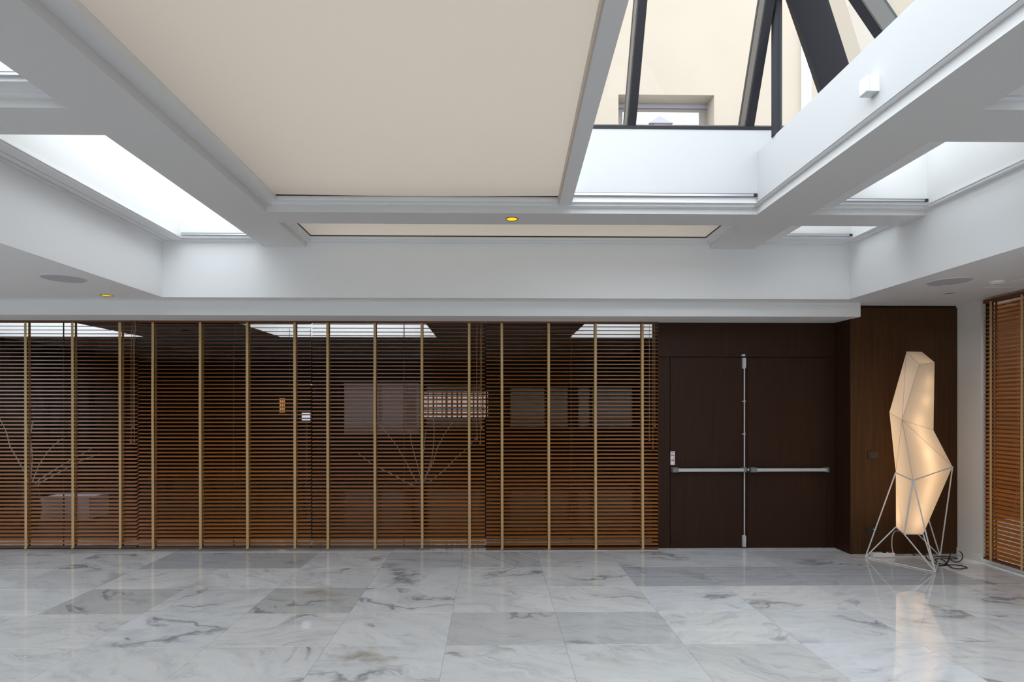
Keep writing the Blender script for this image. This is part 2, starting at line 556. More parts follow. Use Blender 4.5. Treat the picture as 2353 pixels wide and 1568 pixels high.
# unseen second skylight, added further left to lighten the floor there
SX0_, SX1_, SY0_, SY1_ = -8.3, -5.5, -1.0, 4.6
C('ring_panel', SX1_, RX0, -4.5, RY1, ZC, ZT - .004, mat='plaster')
C('ring_panel', -9.0, SX0_, -4.5, RY1, ZC, ZT - .004, mat='plaster')
C('ring_panel', SX0_, SX1_, -4.5, SY0_, ZC, ZT - .004, mat='plaster')
C('ring_panel', SX0_, SX1_, SY1_, RY1, ZC, ZT - .004, mat='plaster')
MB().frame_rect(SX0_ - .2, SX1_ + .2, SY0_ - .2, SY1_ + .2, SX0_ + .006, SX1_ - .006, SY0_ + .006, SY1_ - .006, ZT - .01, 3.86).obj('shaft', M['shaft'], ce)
portal(SX0_, SX1_, SY0_, SY1_, 3.87)
C('ring_panel', RX1, 5.36, -4.5, RY1, ZC, ZT - .004, mat='plaster')
C('ring_panel', RX0, RX1, -4.5, RY0, ZC, ZT - .004, mat='plaster')
C('ring_panel', -9.0, 5.36, RY1, 6.62, ZC, ZT - .004, mat='plaster')
C('soffit', -9.0, 3.88, 5.933, 6.48, 2.541, ZC, mat='plaster')
# beams
BL0, BL1, BR0, BR1 = -2.285, -1.862, 2.206, 2.648
C('beam', BL0, BL1, RY0, RY1, ZB, 3.60)
C('beam', BR0, BR1, RY0, RY1, ZB, 3.60)
C('beam', BL1, BR0, 4.705, 4.995, ZB, 3.60)
C('beam', BR1, RX1, 4.705, 4.995, ZB, 3.60)
C('beam', RX0, BL0, 3.09, 3.396, ZB, 3.60)
C('beam', BR1, RX1, 3.028, 3.400, ZB, 3.60)
C('beam', RX0, BL0, 0.45, 0.75, ZB, 3.60)
C('beam', BR1, RX1, -0.30, 0.0, ZB, 3.60)
C('beam', BL1, BR0, -0.30, 0.0, ZB, 3.60)


def cell(X0, X1, Y0, Y1, x0, x1, y0, y1, top=3.86, lid=True, boards='L', shaft=True, rail=True):
    """lip ring and the white shaft above one opening of the grid"""
    MB().frame_rect(X0, X1, Y0, Y1, x0, x1, y0, y1, ZT, ZT + 0.022).obj('lip', M['lacquer'], ce)
    # narrow stepped bead under the lip, along the outer edge
    MB().frame_rect(X0, X1, Y0, Y1, X0 + .045, X1 - .045, Y0 + .045, Y1 - .035, ZT - .018, ZT).obj('bead', M['lacquer'], ce)
    if shaft:
        lo = min(top, 3.42)                     # unseen wall towards the pyramid roof, cut low to admit more sky light
        hl, hr = (lo if X0 > 0.5 else top), (lo if X1 < 0 else top)
        if boards == '=': hl = hr = top
        b, e = ZT + .018, .006
        m = MB().box(X0 - .02, x0 - e, Y0 - .02, Y1 + .02, b, hl)
        m.box(x1 + e, X1 + .02, Y0 - .02, Y1 + .02, b, hr)
        m.box(x0 - e, x1 + e, y1 + e, Y1 + .02, b, top).box(x0 - e, x1 + e, Y0 - .02, y0 - e, b, top)
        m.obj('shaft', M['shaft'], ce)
    if rail:
        r = MB().box(x0 + .01, x1 - .004, y1 - .022, y1 - .004, ZT + .021, ZT + .034).obj('guide_rail', M['rail'], ce)
        MB().box(x1 - .03, x1 - .006, y1 - .026, y1 - .003, ZT + .021, ZT + .039).obj('end_cap', M['black'], r)
        MB().box(x0 + .01, x1 - .03, y1 - .018, y1 - .004, ZT + .034, ZT + .040).obj('rail_slot', M['black'], r)


cell(RX0, BL0, 3.396, RY1, -3.06, -2.370, 3.48, 5.640)
cell(RX0, BL0, 0.75, 3.09, -3.06, -2.370, 0.83, 2.955)
cell(RX0, BL0, RY0, 0.45, -3.06, -2.370, RY0 + .08, 0.36)
cell(BR1, RX1, 4.995, RY1, 2.834, 3.552, 5.07, 5.572)
cell(BR1, RX1, 3.400, 4.705, 2.852, 3.580, 3.48, 4.632)
cell(BR1, RX1, 0.0, 3.028, 2.852, 3.580, 0.08, 2.925)
cell(BR1, RX1, RY0, -0.30, 2.852, 3.580, RY0 + .08, -0.38)
cell(BL1, BR0, 4.995, RY1, -1.800, 2.140, 5.03, 5.655, top=3.36, rail=False)
cell(BL1, BR0, RY0, -0.30, -1.80, 2.14, RY0 + .08, -0.38, rail=False)
# grooved cover boards along the left edge of the left column
for (a, b) in ((3.396, RY1), (0.75, 3.09)):
    C('cover_board', RX0 + .050, -3.185, a + .05, b - .04, ZT - .012, ZT + .004, mat='lacquer')
    C('cover_board', -3.178, -3.075, a + .05, b - .04, ZT - .010, ZT + .004, mat='lacquer')
for (a, b) in ((4.995, RY1), (3.400, 4.705), (0.0, 3.028)):
    C('cover_board', BR1 + .050, 2.835, a + .05, b - .04, ZT - .010, ZT + .004, mat='lacquer')

# central opening: lips, upstands, guide rail
C('lip', BL1, -1.742, 0.0, 4.705, ZT, ZT + .05, mat='lacquer')
C('lip', 2.166, BR0, 0.0, 4.705, ZT, ZT + .05, mat='lacquer')
C('lip', -1.742, 2.162, 4.618, 4.705, ZT, ZT + .05, mat='lacquer')
C('bead', -1.80, 2.16, 4.655, 4.705, ZT - .018, ZT, mat='lacquer')
C('lip', -1.742, 2.162, 0.0, 0.09, ZT, ZT + .05, mat='lacquer')
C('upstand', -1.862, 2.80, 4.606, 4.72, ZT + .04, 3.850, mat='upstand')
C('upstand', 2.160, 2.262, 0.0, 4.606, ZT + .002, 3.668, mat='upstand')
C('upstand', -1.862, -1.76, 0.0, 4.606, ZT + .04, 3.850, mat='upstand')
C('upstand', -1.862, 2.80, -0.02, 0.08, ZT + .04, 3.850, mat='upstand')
C('gutter', 2.262, 2.80, -0.02, 4.606, 3.50, 3.62, mat='plaster')
C('gutter', -2.32, -1.862, -1.04, 5.735, 3.50, 3.62, mat='plaster')
gr = C('guide_rail', 0.66, 2.150, 4.588, 4.604, ZT + .046, ZT + .062, mat='rail')
MB().box(2.125, 2.152, 4.584, 4.604, ZT + .046, ZT + .066).obj('end_cap', M['black'], gr)
MB().box(0.66, 2.125, 4.592, 4.604, ZT + .062, ZT + .067).obj('rail_slot', M['black'], gr)

portal(-3.06, -1.88, 3.48, 5.64, 3.87)
portal(-3.06, -1.88, 0.83, 2.955, 3.87)
portal(-3.06, -1.88, -.96, .36, 3.87)
portal(2.27, 3.552, 5.07, 5.572, 3.87)
portal(2.81, 3.58, 3.48, 4.632, 3.87)
portal(2.81, 3.58, .08, 2.925, 3.87)
portal(-1.862, 2.80, 0.08, 4.61, 3.875)
portal(-1.80, 2.14, 5.03, 5.655, 3.38)
portal(-1.80, 2.14, -.96, -.38, 3.87)

# ------------------------------------------------------------------ shade cloths under the central and the rear opening
sh = thing('roller_shade', 'large flat beige roller shade drawn under the central skylight', 'roller shade', (-0.6, 2.3, ZT + .03))
cl = MB()
nx, ny = 12, 24
def xr(y): return 0.480 + (y - 2.33) * 0.034
vs = []
for j in range(ny + 1):
    y = 0.11 + (4.606 - 0.11) * j / ny
    for i in range(nx + 1):
        u = i / nx
        x = -1.752 + (xr(y) + 1.752) * u
        sag = 0.012 * math.sin(math.pi * u) * (0.7 + 0.3 * math.sin(math.pi * j / ny))
        vs.append((x, y, ZT + .044 - sag))
fs = [(j * (nx + 1) + i, j * (nx + 1) + i + 1, (j + 1) * (nx + 1) + i + 1, (j + 1) * (nx + 1) + i) for j in range(ny) for i in range(nx)]
cl.add(vs, fs)
cl.obj('cloth', M['shade'], sh, smooth=True)
eb = MB()
def bar(y, dx0, dx1, z0, z1): return [(xr(y) + dx0, y, z0), (xr(y) + dx1, y, z0), (xr(y) + dx1, y, z1), (xr(y) + dx0, y, z1)]
a, b = bar(0.11, -0.030, 0.062, 3.232, 3.305), bar(4.606, -0.014, 0.085, 3.232, 3.305)
eb.add(a + b, [(0, 1, 2, 3), (7, 6, 5, 4), (0, 4, 5, 1), (1, 5, 6, 2), (2, 6, 7, 3), (3, 7, 4, 0)])
eb.obj('end_bar', M['lacquer'], sh)
tape_b = MB()
a, b = bar(0.11, -0.040, -0.030, 3.236, 3.30), bar(4.606, -0.024, -0.014, 3.236, 3.30)
tape_b.add(a + b, [(0, 1, 2, 3), (7, 6, 5, 4), (0, 4, 5, 1), (1, 5, 6, 2), (2, 6, 7, 3), (3, 7, 4, 0)])
tape_b.obj('hem_strip', plain('beige_hem', (0.60, 0.53, 0.46), .7), sh)
gap_dark = plain('dark_gap_shade', (0.05, 0.025, 0.015), .8)  # dark strips that paint the shade in the gaps around the cloths
MB().box(-1.748, 0.545, 4.606, 4.613, ZT + .036, ZT + .051).obj('gap_shade_strip', gap_dark, sh)

sh2 = thing('roller_shade', 'narrow beige roller shade closing the long slot skylight nearest the blinds', 'roller shade', (0.17, 5.34, ZT + .03))
MB().add([(-1.795, 5.035, ZT + .032), (2.135, 5.035, ZT + .032), (2.135, 5.648, ZT + .032), (-1.795, 5.648, ZT + .032)], [(0, 1, 2, 3)]).obj('cloth', M['shade'], sh2)
MB().box(-1.797, 2.137, 5.647, 5.653, ZT + .022, ZT + .036).obj('gap_shade_strip', gap_dark, sh2)
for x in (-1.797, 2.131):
    MB().box(x, x + .006, 5.035, 5.647, ZT + .022, ZT + .036).obj('gap_shade_strip', gap_dark, sh2)

# ------------------------------------------------------------------ glass pyramid roof over the central opening
w1 = structure('window_1')
Y0, Z0, XC, CB, CR = 4.66, 3.872, 2.965, 0.44, 0.69          # back eave, corner, slopes
def bp(x, t, off=0.0):                                       # point on the back slope, t above the eave
    return Vector((x, Y0 - CB * t + off, Z0 + t))
def rp(y, t, off=0.0):
    return Vector((XC - CR * t + off, y, Z0 + t))
T = 1.35
sill = MB().box(-1.9, 2.95, 4.60, 4.70, 3.850, 3.875).obj('sill', M['steel_dark'], w1)
MB().tube([(-1.9, 4.632, 3.885), (2.95, 4.632, 3.885)], 0.014, 8).obj('sill_rail', M['steel_grey'], w1, smooth=True)
MB().box(2.90, 3.0, 0.0, 4.70, 3.850, 3.90).obj('sill', M['steel_dark'], w1)
for x in (0.17, 1.137, 2.104):
    if XC - CR * T < x: tt = min(T, (XC - x) / CR)
    else: tt = T
    p, q = bp(x, -0.02), bp(x, tt)
    r = MB().beam(p, q, (1, 0, 0), 0.062, 0.10).obj('rafter', M['steel_dark'], w1)
    MB().beam(p + Vector((-0.036, 0.02, 0)), q + Vector((-0.036, 0.02, 0)), (1, 0, 0), 0.014, 0.10).obj('side_flange', M['steel_grey'], r)
    MB().beam(p + Vector((-0.010, 0.085, 0.02)), q + Vector((-0.010, 0.085, 0.02)), (1, 0, 0), 0.07, 0.03).obj('glazing_bar', M['black'], r)
hip0, hip1 = Vector((XC, Y0, Z0)), Vector((XC - CR * T, Y0 - CB * T, Z0 + T))
hd = (hip1 - hip0)
hb = MB().beam(hip0 - hd * .03, hip1, (1, 0, 0), 0.250, 0.06).obj('hip_beam', M['steel_dark'], w1)
MB().beam(hip0 - hd * .03 + Vector((.133, -.005, .0)), hip1 + Vector((.133, -.005, .0)), (1, 0, 0), 0.008, 0.05).obj('glazing_bar', M['steel_grey'], hb)
MB().beam(hip0 - hd * .03 + Vector((.146, .01, .01)), hip1 + Vector((.146, .01, .01)), (1, 0, 0), 0.014, 0.05).obj('glazing_bar', M['black'], hb)
for y in (3.92, 2.95, 1.98, 1.01):
    p, q = rp(y, -0.02), rp(y, T)
    r = MB().beam(p, q, (0, 1, 0), 0.075, 0.11).obj('rafter', M['steel_dark'], w1)
    MB().beam(p + Vector((-.005, -.055, .0)), q + Vector((-.005, -.055, .0)), (0, 1, 0), 0.014, 0.115).obj('side_flange', M['steel_grey'], r)
    MB().beam(p + Vector((.07, 0, .03)), q + Vector((.07, 0, .03)), (0, 1, 0), 0.09, 0.03).obj('glazing_bar', M['black'], r)
MB().tube([(2.182, 4.33, 3.668), (2.182, 4.33, 4.72)], 0.0375, 20).obj('post', M['steel_dark'], w1, smooth=True)
# panes outside the bars, one between each pair of rafters
xs = [-1.6, -0.797, 0.17, 1.137, 2.104]
o_ = 0.095
for a, b in zip(xs[:-1], xs[1:]):
    tb = min(T, (XC - b) / CR)
    MB().add([bp(a + .02, 0, o_), bp(b - .02, 0, o_), bp(b - .02, tb, o_), bp(a + .02, T, o_)], [(0, 1, 2, 3)]).obj('pane', M['roofglass'], w1)
MB().add([bp(2.124, 0, o_), bp(XC, 0, o_), bp(2.124, (XC - 2.124) / CR, o_)], [(0, 1, 2)]).obj('pane', M['roofglass'], w1)
ys = [0.1, 1.01, 1.98, 2.95, 3.92]
for a, b in zip(ys[:-1], ys[1:]):
    MB().add([rp(a + .02, 0, .1), rp(b - .02, 0, .1), rp(b - .02, T, .1), rp(a + .02, T, .1)], [(0, 1, 2, 3)]).obj('pane', M['roofglass'], w1)
tq = (4.66 - 3.94) / CB
MB().add([rp(3.94, 0, .1), rp(Y0, 0, .1), rp(Y0 - CB * T, T, .1), rp(3.94, T, .1)], [(0, 1, 2, 3)]).obj('pane', M['roofglass'], w1)

# ------------------------------------------------------------------ the building beyond the roof
FY = 9.0
bd = thing('building', 'beige rendered building with a deep-set window seen through the glass roof', 'building', (3.5, FY, 2.7))
WX0, WX1, WZ0, WZ1 = 2.003, 3.532, 5.40, 6.558
wm = MB()
BX0, BX1, BZ0, BZ1 = -4.0, 13.0, 3.26, 12.5
fr = [(BX0, BZ0), (BX1, BZ0), (BX1, BZ1), (BX0, BZ1), (WX0, WZ0), (WX1, WZ0), (WX1, WZ1), (WX0, WZ1)]
wm.add([(x, FY, z) for x, z in fr] + [(x, FY + .42, z) for x, z in fr],
       [(0, 1, 5, 4), (1, 2, 6, 5), (2, 3, 7, 6), (3, 0, 4, 7), (4, 5, 13, 12), (5, 6, 14, 13), (6, 7, 15, 14), (7, 4, 12, 15),
        (8, 12, 13, 9), (9, 13, 14, 10), (10, 14, 15, 11), (11, 15, 12, 8), (0, 3, 11, 8), (1, 9, 10, 2), (3, 2, 10, 11), (0, 8, 9, 1)])
wm.obj('wall', M['facade'], bd)
wn = MB().box(WX0, WX1, FY + .30, FY + .34, WZ0, WZ1).obj('window', M['window_frame'], bd)
MB().box(WX0 - .0, WX1 + .0, FY + .27, FY + .30, 6.488, 6.556).obj('blind_box', M['zinc'], bd)
MB().box(WX0 + .13, WX1 - .14, FY + .292, FY + .30, WZ0 + .1, 6.43).obj('pane', M['curtain'], wn)
cu = MB()
n = 40
for i in range(n):
    x0 = WX0 + .45 + i * .022
    cu.add([(x0, FY + .275 + .012 * (i % 2), 5.5), (x0 + .022, FY + .275 + .012 * ((i + 1) % 2), 5.5), (x0 + .022, FY + .275 + .012 * ((i + 1) % 2), 6.425), (x0, FY + .275 + .012 * (i % 2), 6.31)], [(0, 1, 2, 3)])
cu.obj('curtain', M['curtain'], wn)
MB().box(4.930, 5.00, FY - .06, FY, 3.26, 7.6).obj('downpipe', M['white_plastic'], bd)
MB().box(5.012, 5.06, FY - .06, FY, 3.26, 7.6).obj('downpipe', M['white_plastic'], bd)

lan = thing('roof_cap', 'small grey pyramid roof cap in front of the beige building window', 'roof cap', (2.42, 8.0, 5.55))
MB().add([(2.20, 7.94, 5.580), (2.54, 7.94, 5.580), (2.54, 8.06, 5.580), (2.20, 8.06, 5.580), (2.36, 8.0, 5.708)],
         [(0, 1, 4), (1, 2, 4), (2, 3, 4), (3, 0, 4), (3, 2, 1, 0)]).obj('hood', M['zinc'], lan)
MB().box(2.28, 2.44, 7.96, 8.04, 3.26, 5.580).obj('stack', M['window_frame'], lan)

# ------------------------------------------------------------------ glass screen behind the blinds and the dark lobby beyond
w2 = structure('window_2')
GY = 6.475
joints = [-9.0, -6.8, -4.82, -2.92, -1.0, 0.90, 1.862]
for a, b in zip(joints[:-1], joints[1:]):
    MB().add([(a + .004, GY, 0.01), (b - .004, GY, 0.01), (b - .004, GY, 2.60), (a + .004, GY, 2.60)], [(0, 1, 2, 3)]).obj('pane', M['clear'], w2)
for b in joints[1:-1]:
    MB().box(b - .004, b + .004, GY - .006, GY + .006, 0, 2.60).obj('joint', M['black'], w2)
MB().box(-9.0, 1.862, GY - .02, GY + .02, -0.002, 0.012).obj('floor_channel', M['black'], w2)

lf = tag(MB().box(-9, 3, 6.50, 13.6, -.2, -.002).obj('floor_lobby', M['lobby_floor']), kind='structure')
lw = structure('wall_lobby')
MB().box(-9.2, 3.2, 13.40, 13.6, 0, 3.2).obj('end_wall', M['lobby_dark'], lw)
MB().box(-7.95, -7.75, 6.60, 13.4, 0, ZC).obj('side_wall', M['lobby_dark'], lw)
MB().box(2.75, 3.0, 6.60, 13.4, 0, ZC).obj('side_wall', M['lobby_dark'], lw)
lc = structure('ceiling_lobby')
holes = [(-7.75, -5.43), (-3.32, -0.87), (1.22, 2.70)]
HY0, HY1 = 7.05, 8.97
L = lambda name, *b, mat='lobby_ceiling': MB().box(*b).obj(name, M[mat], lc)
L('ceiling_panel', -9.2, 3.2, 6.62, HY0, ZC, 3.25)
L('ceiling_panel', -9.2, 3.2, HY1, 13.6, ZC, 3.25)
px = -9.2
for a, b in holes + [(3.2, 3.2)]:
    if a > px: L('ceiling_panel', px, a, HY0, HY1, ZC, 3.25)
    px = b
for a, b in holes:
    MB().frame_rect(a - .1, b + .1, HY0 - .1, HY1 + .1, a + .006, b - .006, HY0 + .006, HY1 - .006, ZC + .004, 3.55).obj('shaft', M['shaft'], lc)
    portal(a, b, HY0, HY1, 3.56)
tag(MB().box(-9.2, 13, 9.42, 14, 3.25, 3.26).obj('roof', M['roof']), kind='structure')

lsp = thing('ceiling_speaker', 'dark round disc on the lobby ceiling behind the blinds', 'speaker', (-4.39, 8.26, ZC), )
MB().lathe([(0.08, 0.0), (0.08, -0.008), (0.0, -0.010)], 24, (-4.39, 8.26, ZC)).obj('grille', M['black'], lsp, smooth=True)
lt = thing('strip_light', 'thin warm glowing light strip hanging behind the blinds', 'light strip', (-2.695, 8.02, 1.90))
MB().box(-2.86, -2.53, 8.0, 8.04, 1.900, 1.912).obj('tube', emitter('warm_strip', (1.0, 0.55, 0.22), 1.0), lt)
for x in (-2.84, -2.55):
    MB().tube([(x, 8.02, 1.912), (x, 8.02, ZC)], .003, 6).obj('wire', M['black'], lt)
sg = thing('sign_stand', 'small pale rectangular sign on a dark stand behind the blinds', 'sign', (-2.60, 8.0, 0))
MB().cbox(-2.660, -2.545, 7.99, 8.0, 1.405, 1.510).obj('plate', emitter('backlit_sign_face', (0.66, 0.74, 0.88), 0.75), sg)
MB().box(-2.675, -2.53, 8.0, 8.02, 1.39, 1.525).obj('backplate', M['black'], sg)
MB().box(-2.615, -2.590, 8.0, 8.02, .02, 1.39).obj('post', M['black'], sg)
MB().lathe([(.16, 0), (.16, .012), (.03, .022)], 20, (-2.6025, 8.01, 0)).obj('foot', M['black'], sg)

# slatted screen over a glowing panel that stands in for daylight
ls = thing('lattice_screen', 'pale glowing lattice screen at the far end of the lobby behind the blinds', 'screen', (-0.8, 13.3, 1.3))
MB().box(-1.62, -0.10, 13.36, 13.38, 1.36, 1.96).obj('backlight', emitter('daylight_glow_panel', (1.0, 0.78, 0.72), 0.28), ls)
rr = random.Random(3)
x = -1.62
while x < -0.1:
    w = rr.uniform(.012, .05)
    MB().box(x, x + w, 13.31, 13.34, 1.34, 1.98).obj('bar', M['lobby_dark'], ls)
    x += w + rr.uniform(.05, .12)
for i in range(5):
    z = 1.42 + i * .115
    MB().box(-1.64, -0.08, 13.32, 13.335, z, z + .03).obj('crossbar', M['lobby_dark'], ls)
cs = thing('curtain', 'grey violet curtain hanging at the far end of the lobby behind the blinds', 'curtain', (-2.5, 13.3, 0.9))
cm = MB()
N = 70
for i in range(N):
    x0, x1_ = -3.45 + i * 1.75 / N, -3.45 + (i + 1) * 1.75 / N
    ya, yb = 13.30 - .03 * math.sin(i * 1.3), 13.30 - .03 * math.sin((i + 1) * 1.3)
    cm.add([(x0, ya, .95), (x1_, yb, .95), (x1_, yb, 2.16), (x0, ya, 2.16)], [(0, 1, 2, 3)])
cm.obj('drape', emitter('glowing_curtain', (0.52, 0.42, 0.45), 0.06), cs, smooth=True)  # daylight on the drape is put in as a weak glow
MB().tube([(-3.5, 13.3, 2.18), (-1.6, 13.3, 2.18)], .015, 8).obj('rod', M['black'], cs)
wl_ = thing('wall_lamp', 'small warm glowing wall lamp in the dark lobby behind the second blind from the left', 'lamp', (-4.87, 13.39, 1.63))
glow = emitter('warm_lamp_glass', (1.0, 0.46, 0.12), 0.42)
for x in (-4.925, -4.880, -4.835):
    MB().tube([(x, 13.30, 1.47), (x, 13.30, 1.80)], .014, 10).obj('lamp_tube', glow, wl_)
MB().box(-4.96, -4.80, 13.27, 13.40, 1.44, 1.47).obj('bracket', M['black'], wl_)
MB().box(-4.96, -4.80, 13.27, 13.40, 1.80, 1.83).obj('bracket', M['black'], wl_)
pb = thing('low_cabinet', 'low pale cabinet on the lobby floor behind the leftmost blind', 'cabinet', (-5.95, 8.1, 0))
MB().cbox(-6.27, -5.60, 7.99, 8.4, 0.03, .335, .004).obj('body', plain('pale_blue_grey', (0.42, 0.44, 0.55), .4), pb)
MB().box(-6.24, -5.63, 8.02, 8.38, 0, .03).obj('plinth', M['black'], pb)
MB().box(-5.938, -5.934, 7.986, 7.995, .04, .325).obj('door_gap', M['black'], pb)

# bare pale branches standing in the lobby
def branch_set(label, x, y, seed):
    rr = random.Random(seed)
    t = thing('branch_arrangement', label, 'branches', (x, y, 0), 'branch arrangements in the lobby')
    MB().lathe([(.10, 0), (.13, .25), (.09, .55), (.10, .60)], 16, (x, y, 0)).obj('vase', M['lobby_floor'], t, smooth=True)
    for i in range(7):
        a = rr.uniform(-1.1, 1.1)
        l = rr.uniform(.75, 1.05)
        pts = [Vector((x, y, .5))]
        for s in range(5):
            a += rr.uniform(-.18, .18)
            pts.append(pts[-1] + Vector((math.sin(a), rr.uniform(-.2, .2), math.cos(a))) * l / 5)
        MB().tube(pts, [.008, .007, .006, .005, .004, .003], 5).obj('branch', M['grille'], t)
branch_set('bare pale branches in a dark vase behind the leftmost blind', -6.1, 7.6, 2)
branch_set('bare pale branches in a dark vase behind the third blind from the left', -0.95, 7.6, 5)

# ------------------------------------------------------------------ wooden venetian blinds
PITCH, TILT = 0.0418, math.radians(15)
def slat_mesh(length, along):
    b = MB()
    d, t, c = .025, .0015, .0012
    prof = [(-d, -t + c * .5), (-d + c, -t), (d - c, -t), (d, 0), (d - c, t), (-d + c, t), (-d, t - c * .5)]
    n = len(prof)
    vs = []
    for s in (-length / 2, length / 2):
        for p, z in prof:
            vs.append((s, p, z) if along == 'X' else (p, s, z))
    fs = [tuple(range(n)), tuple(range(2 * n - 1, n - 1, -1))]
    for i in range(n):
        j = (i + 1) % n
        fs.append((i, i + n, j + n, j))
    return b.add(vs, fs).mesh('slat', M['slat'] if along == 'X' else M['slat_y'])

slat_x = slat_mesh(1.0, 'X')
BYC = 6.335
def tassel_profile(): return [(0.0, 0.0), (.010, .003), (.0125, .012), (.011, .024), (.006, .036), (.003, .044)]

def blind(x0, x1_, zb, tapes, cords, label, seed, tilt=TILT):
    rr = random.Random(seed)
    xc, ln = (x0 + x1_) / 2, x1_ - x0
    t = thing('wooden_blind', label, 'blind', (xc, BYC, 0), 'wooden venetian blinds along the glass screen')
    z = zb + .055
    k = 0
    while z < 2.520:
        o = bpy.data.objects.new('slat', slat_x)
        o.location = (0, 0, z)
        o.scale = (ln, 1, 1)
        o.rotation_euler = (tilt + rr.uniform(-.02, .02), rr.uniform(-.0006, .0006), 0)
        o.parent = t
        COL.objects.link(o)
        z += PITCH; k += 1
    MB().cbox(x0, x1_, BYC - .024, BYC + .024, zb, zb + .020, .004).obj('bottom_rail', M['railwood'], t)
    MB().box(x0, x1_, BYC - .027, BYC + .027, 2.519, 2.541).obj('head_rail', M['railwood'], t)
    fy, by = BYC - .0275, BYC + .0275
    for x in tapes:
        w = .0135
        j = rr.uniform(-.003, .003)
        f = MB()
        path = [(x, 2.52), (x + j, 1.6), (x + j * .5 + .004, zb + .05), (x + .006, zb + .028), (x + .001, zb + .004), (x - .003, zb - .001)]
        vs = []
        for (xx, zz) in path:
            vs += [(xx - w, fy - .0006, zz), (xx + w, fy - .0006, zz), (xx + w, fy + .0006, zz), (xx - w, fy + .0006, zz)]
        fs = [(0, 1, 2, 3), tuple(4 * (len(path) - 1) + i for i in (3, 2, 1, 0))]
        for i in range(len(path) - 1):
            for q in range(4):
                r_ = (q + 1) % 4
                fs.append((4 * i + q, 4 * i + 4 + q, 4 * i + 4 + r_, 4 * i + r_))
        tp = f.add(vs, fs).obj('ladder_tape', M['tape'], t)
        MB().box(x - w, x + w, by - .0006, by + .0006, zb + .005, 2.52).obj('back_tape', M['tape_back'], tp)
        MB().box(x - w - .001, x + w - .003, BYC - .0285, BYC + .010, zb - .003, zb + .0005).obj('tape_end', M['tape'], tp)
    for i, (x, zt_) in enumerate(cords):
        cy = BYC - .040 - .004 * i
        c = MB().tube([(x + .004, BYC - .03, 2.525), (x, cy, 2.2), (x, cy, zt_ + .036)], .0022, 6).obj('pull_cord', M['cord'], t)
        MB().lathe(tassel_profile(), 12, (x, cy, zt_ - .008)).obj('tassel', M['tassel'], c, smooth=True)
    return t

blind(-5.812, -3.909, .042, (-5.640, -5.109, -4.601, -4.087), ((-3.955, 1.20), (-3.93, 1.36), (-3.915, 1.21)),
      'leftmost wooden venetian blind, cut off by the left edge of the picture', 1)
blind(-3.900, -2.006, .030, (-3.728, -3.212, -2.699, -2.180), (), 'second wooden venetian blind from the left, without pull cords', 2)
blind(-1.992, -0.080, .027, (-1.818, -1.297, -0.779, -0.255), ((-0.170, 1.225), (-0.132, 1.185), (-0.117, 1.350)),
      'third wooden venetian blind from the left, three cords hanging at its right end', 3)
blind(-0.068, 1.852, .006, (0.106, 0.628, 1.150, 1.674), ((1.746, 1.215), (1.785, 1.130), (1.805, 1.370)),
      'wooden venetian blind next to the dark double door', 4)

# blind in the right-hand window
RBX, RB0, RB1 = 4.972, 3.72, 5.655
rb = thing('wooden_blind', 'wooden venetian blind on the side wall right of the glowing lamp', 'blind', (RBX, (RB0 + RB1) / 2, 0))
slat_r = slat_mesh(RB1 - RB0, 'Y')
z = .115
while z < 2.62:
    o = bpy.data.objects.new('slat', slat_r)
    o.location = (0, 0, z)
    o.rotation_euler = (0, -math.radians(24) + random.uniform(-.02, .02), 0)
    o.parent = rb
    COL.objects.link(o)
    z += .0412
MB().box(RBX - .024, RBX + .024, RB0, RB1, .062, .084).obj('bottom_rail', M['railwood'], rb)
MB().box(RBX - .027, RBX + .027, RB0, RB1, 2.630, 2.668).obj('head_rail', M['railwood'], rb)
for y in (5.566, 5.235, 4.78, 4.30, 3.82):
    tp = MB().box(RBX - .0285, RBX - .0272, y - .013, y + .013, .060, 2.64).obj('ladder_tape', M['tape'], rb)
    MB().box(RBX + .0272, RBX + .0285, y - .013, y + .013, .065, 2.64).obj('back_tape', M['tape_back'], tp)

w3 = structure('window_3')
MB().box(5.03, 5.16, 3.55, 5.784, -.002, .040).obj('window_sill', M['lacquer'], w3)
MB().add([(5.11, 3.55, .04), (5.11, 5.784, .04), (5.11, 5.784, 2.672), (5.11, 3.55, 2.672)], [(0, 1, 2, 3)]).obj('pane', M['clear'], w3)
MB().box(5.085, 5.135, 5.745, 5.784, .04, 2.672).obj('window_frame', M['wenge'], w3)
MB().box(5.085, 5.135, 4.60, 4.66, .04, 2.672).obj('window_frame', M['wenge'], w3)
# narrow timber-lined yard beyond that window
ow = structure('wall_courtyard')
MB().box(7.60, 7.75, 2.5, 8.2, 0, 3.4).obj('timber_wall', M['railwood'], ow)
MB().box(5.10, 7.75, 8.0, 8.2, 0, 3.4).obj('timber_wall', M['railwood'], ow)
MB().box(5.36, 7.75, 2.3, 2.5, 0, 3.4).obj('timber_wall', M['railwood'], ow)
tag(MB().box(5.16, 7.75, 2.3, 8.2, -.2, -.004).obj('floor_courtyard', M['roof']), kind='structure')

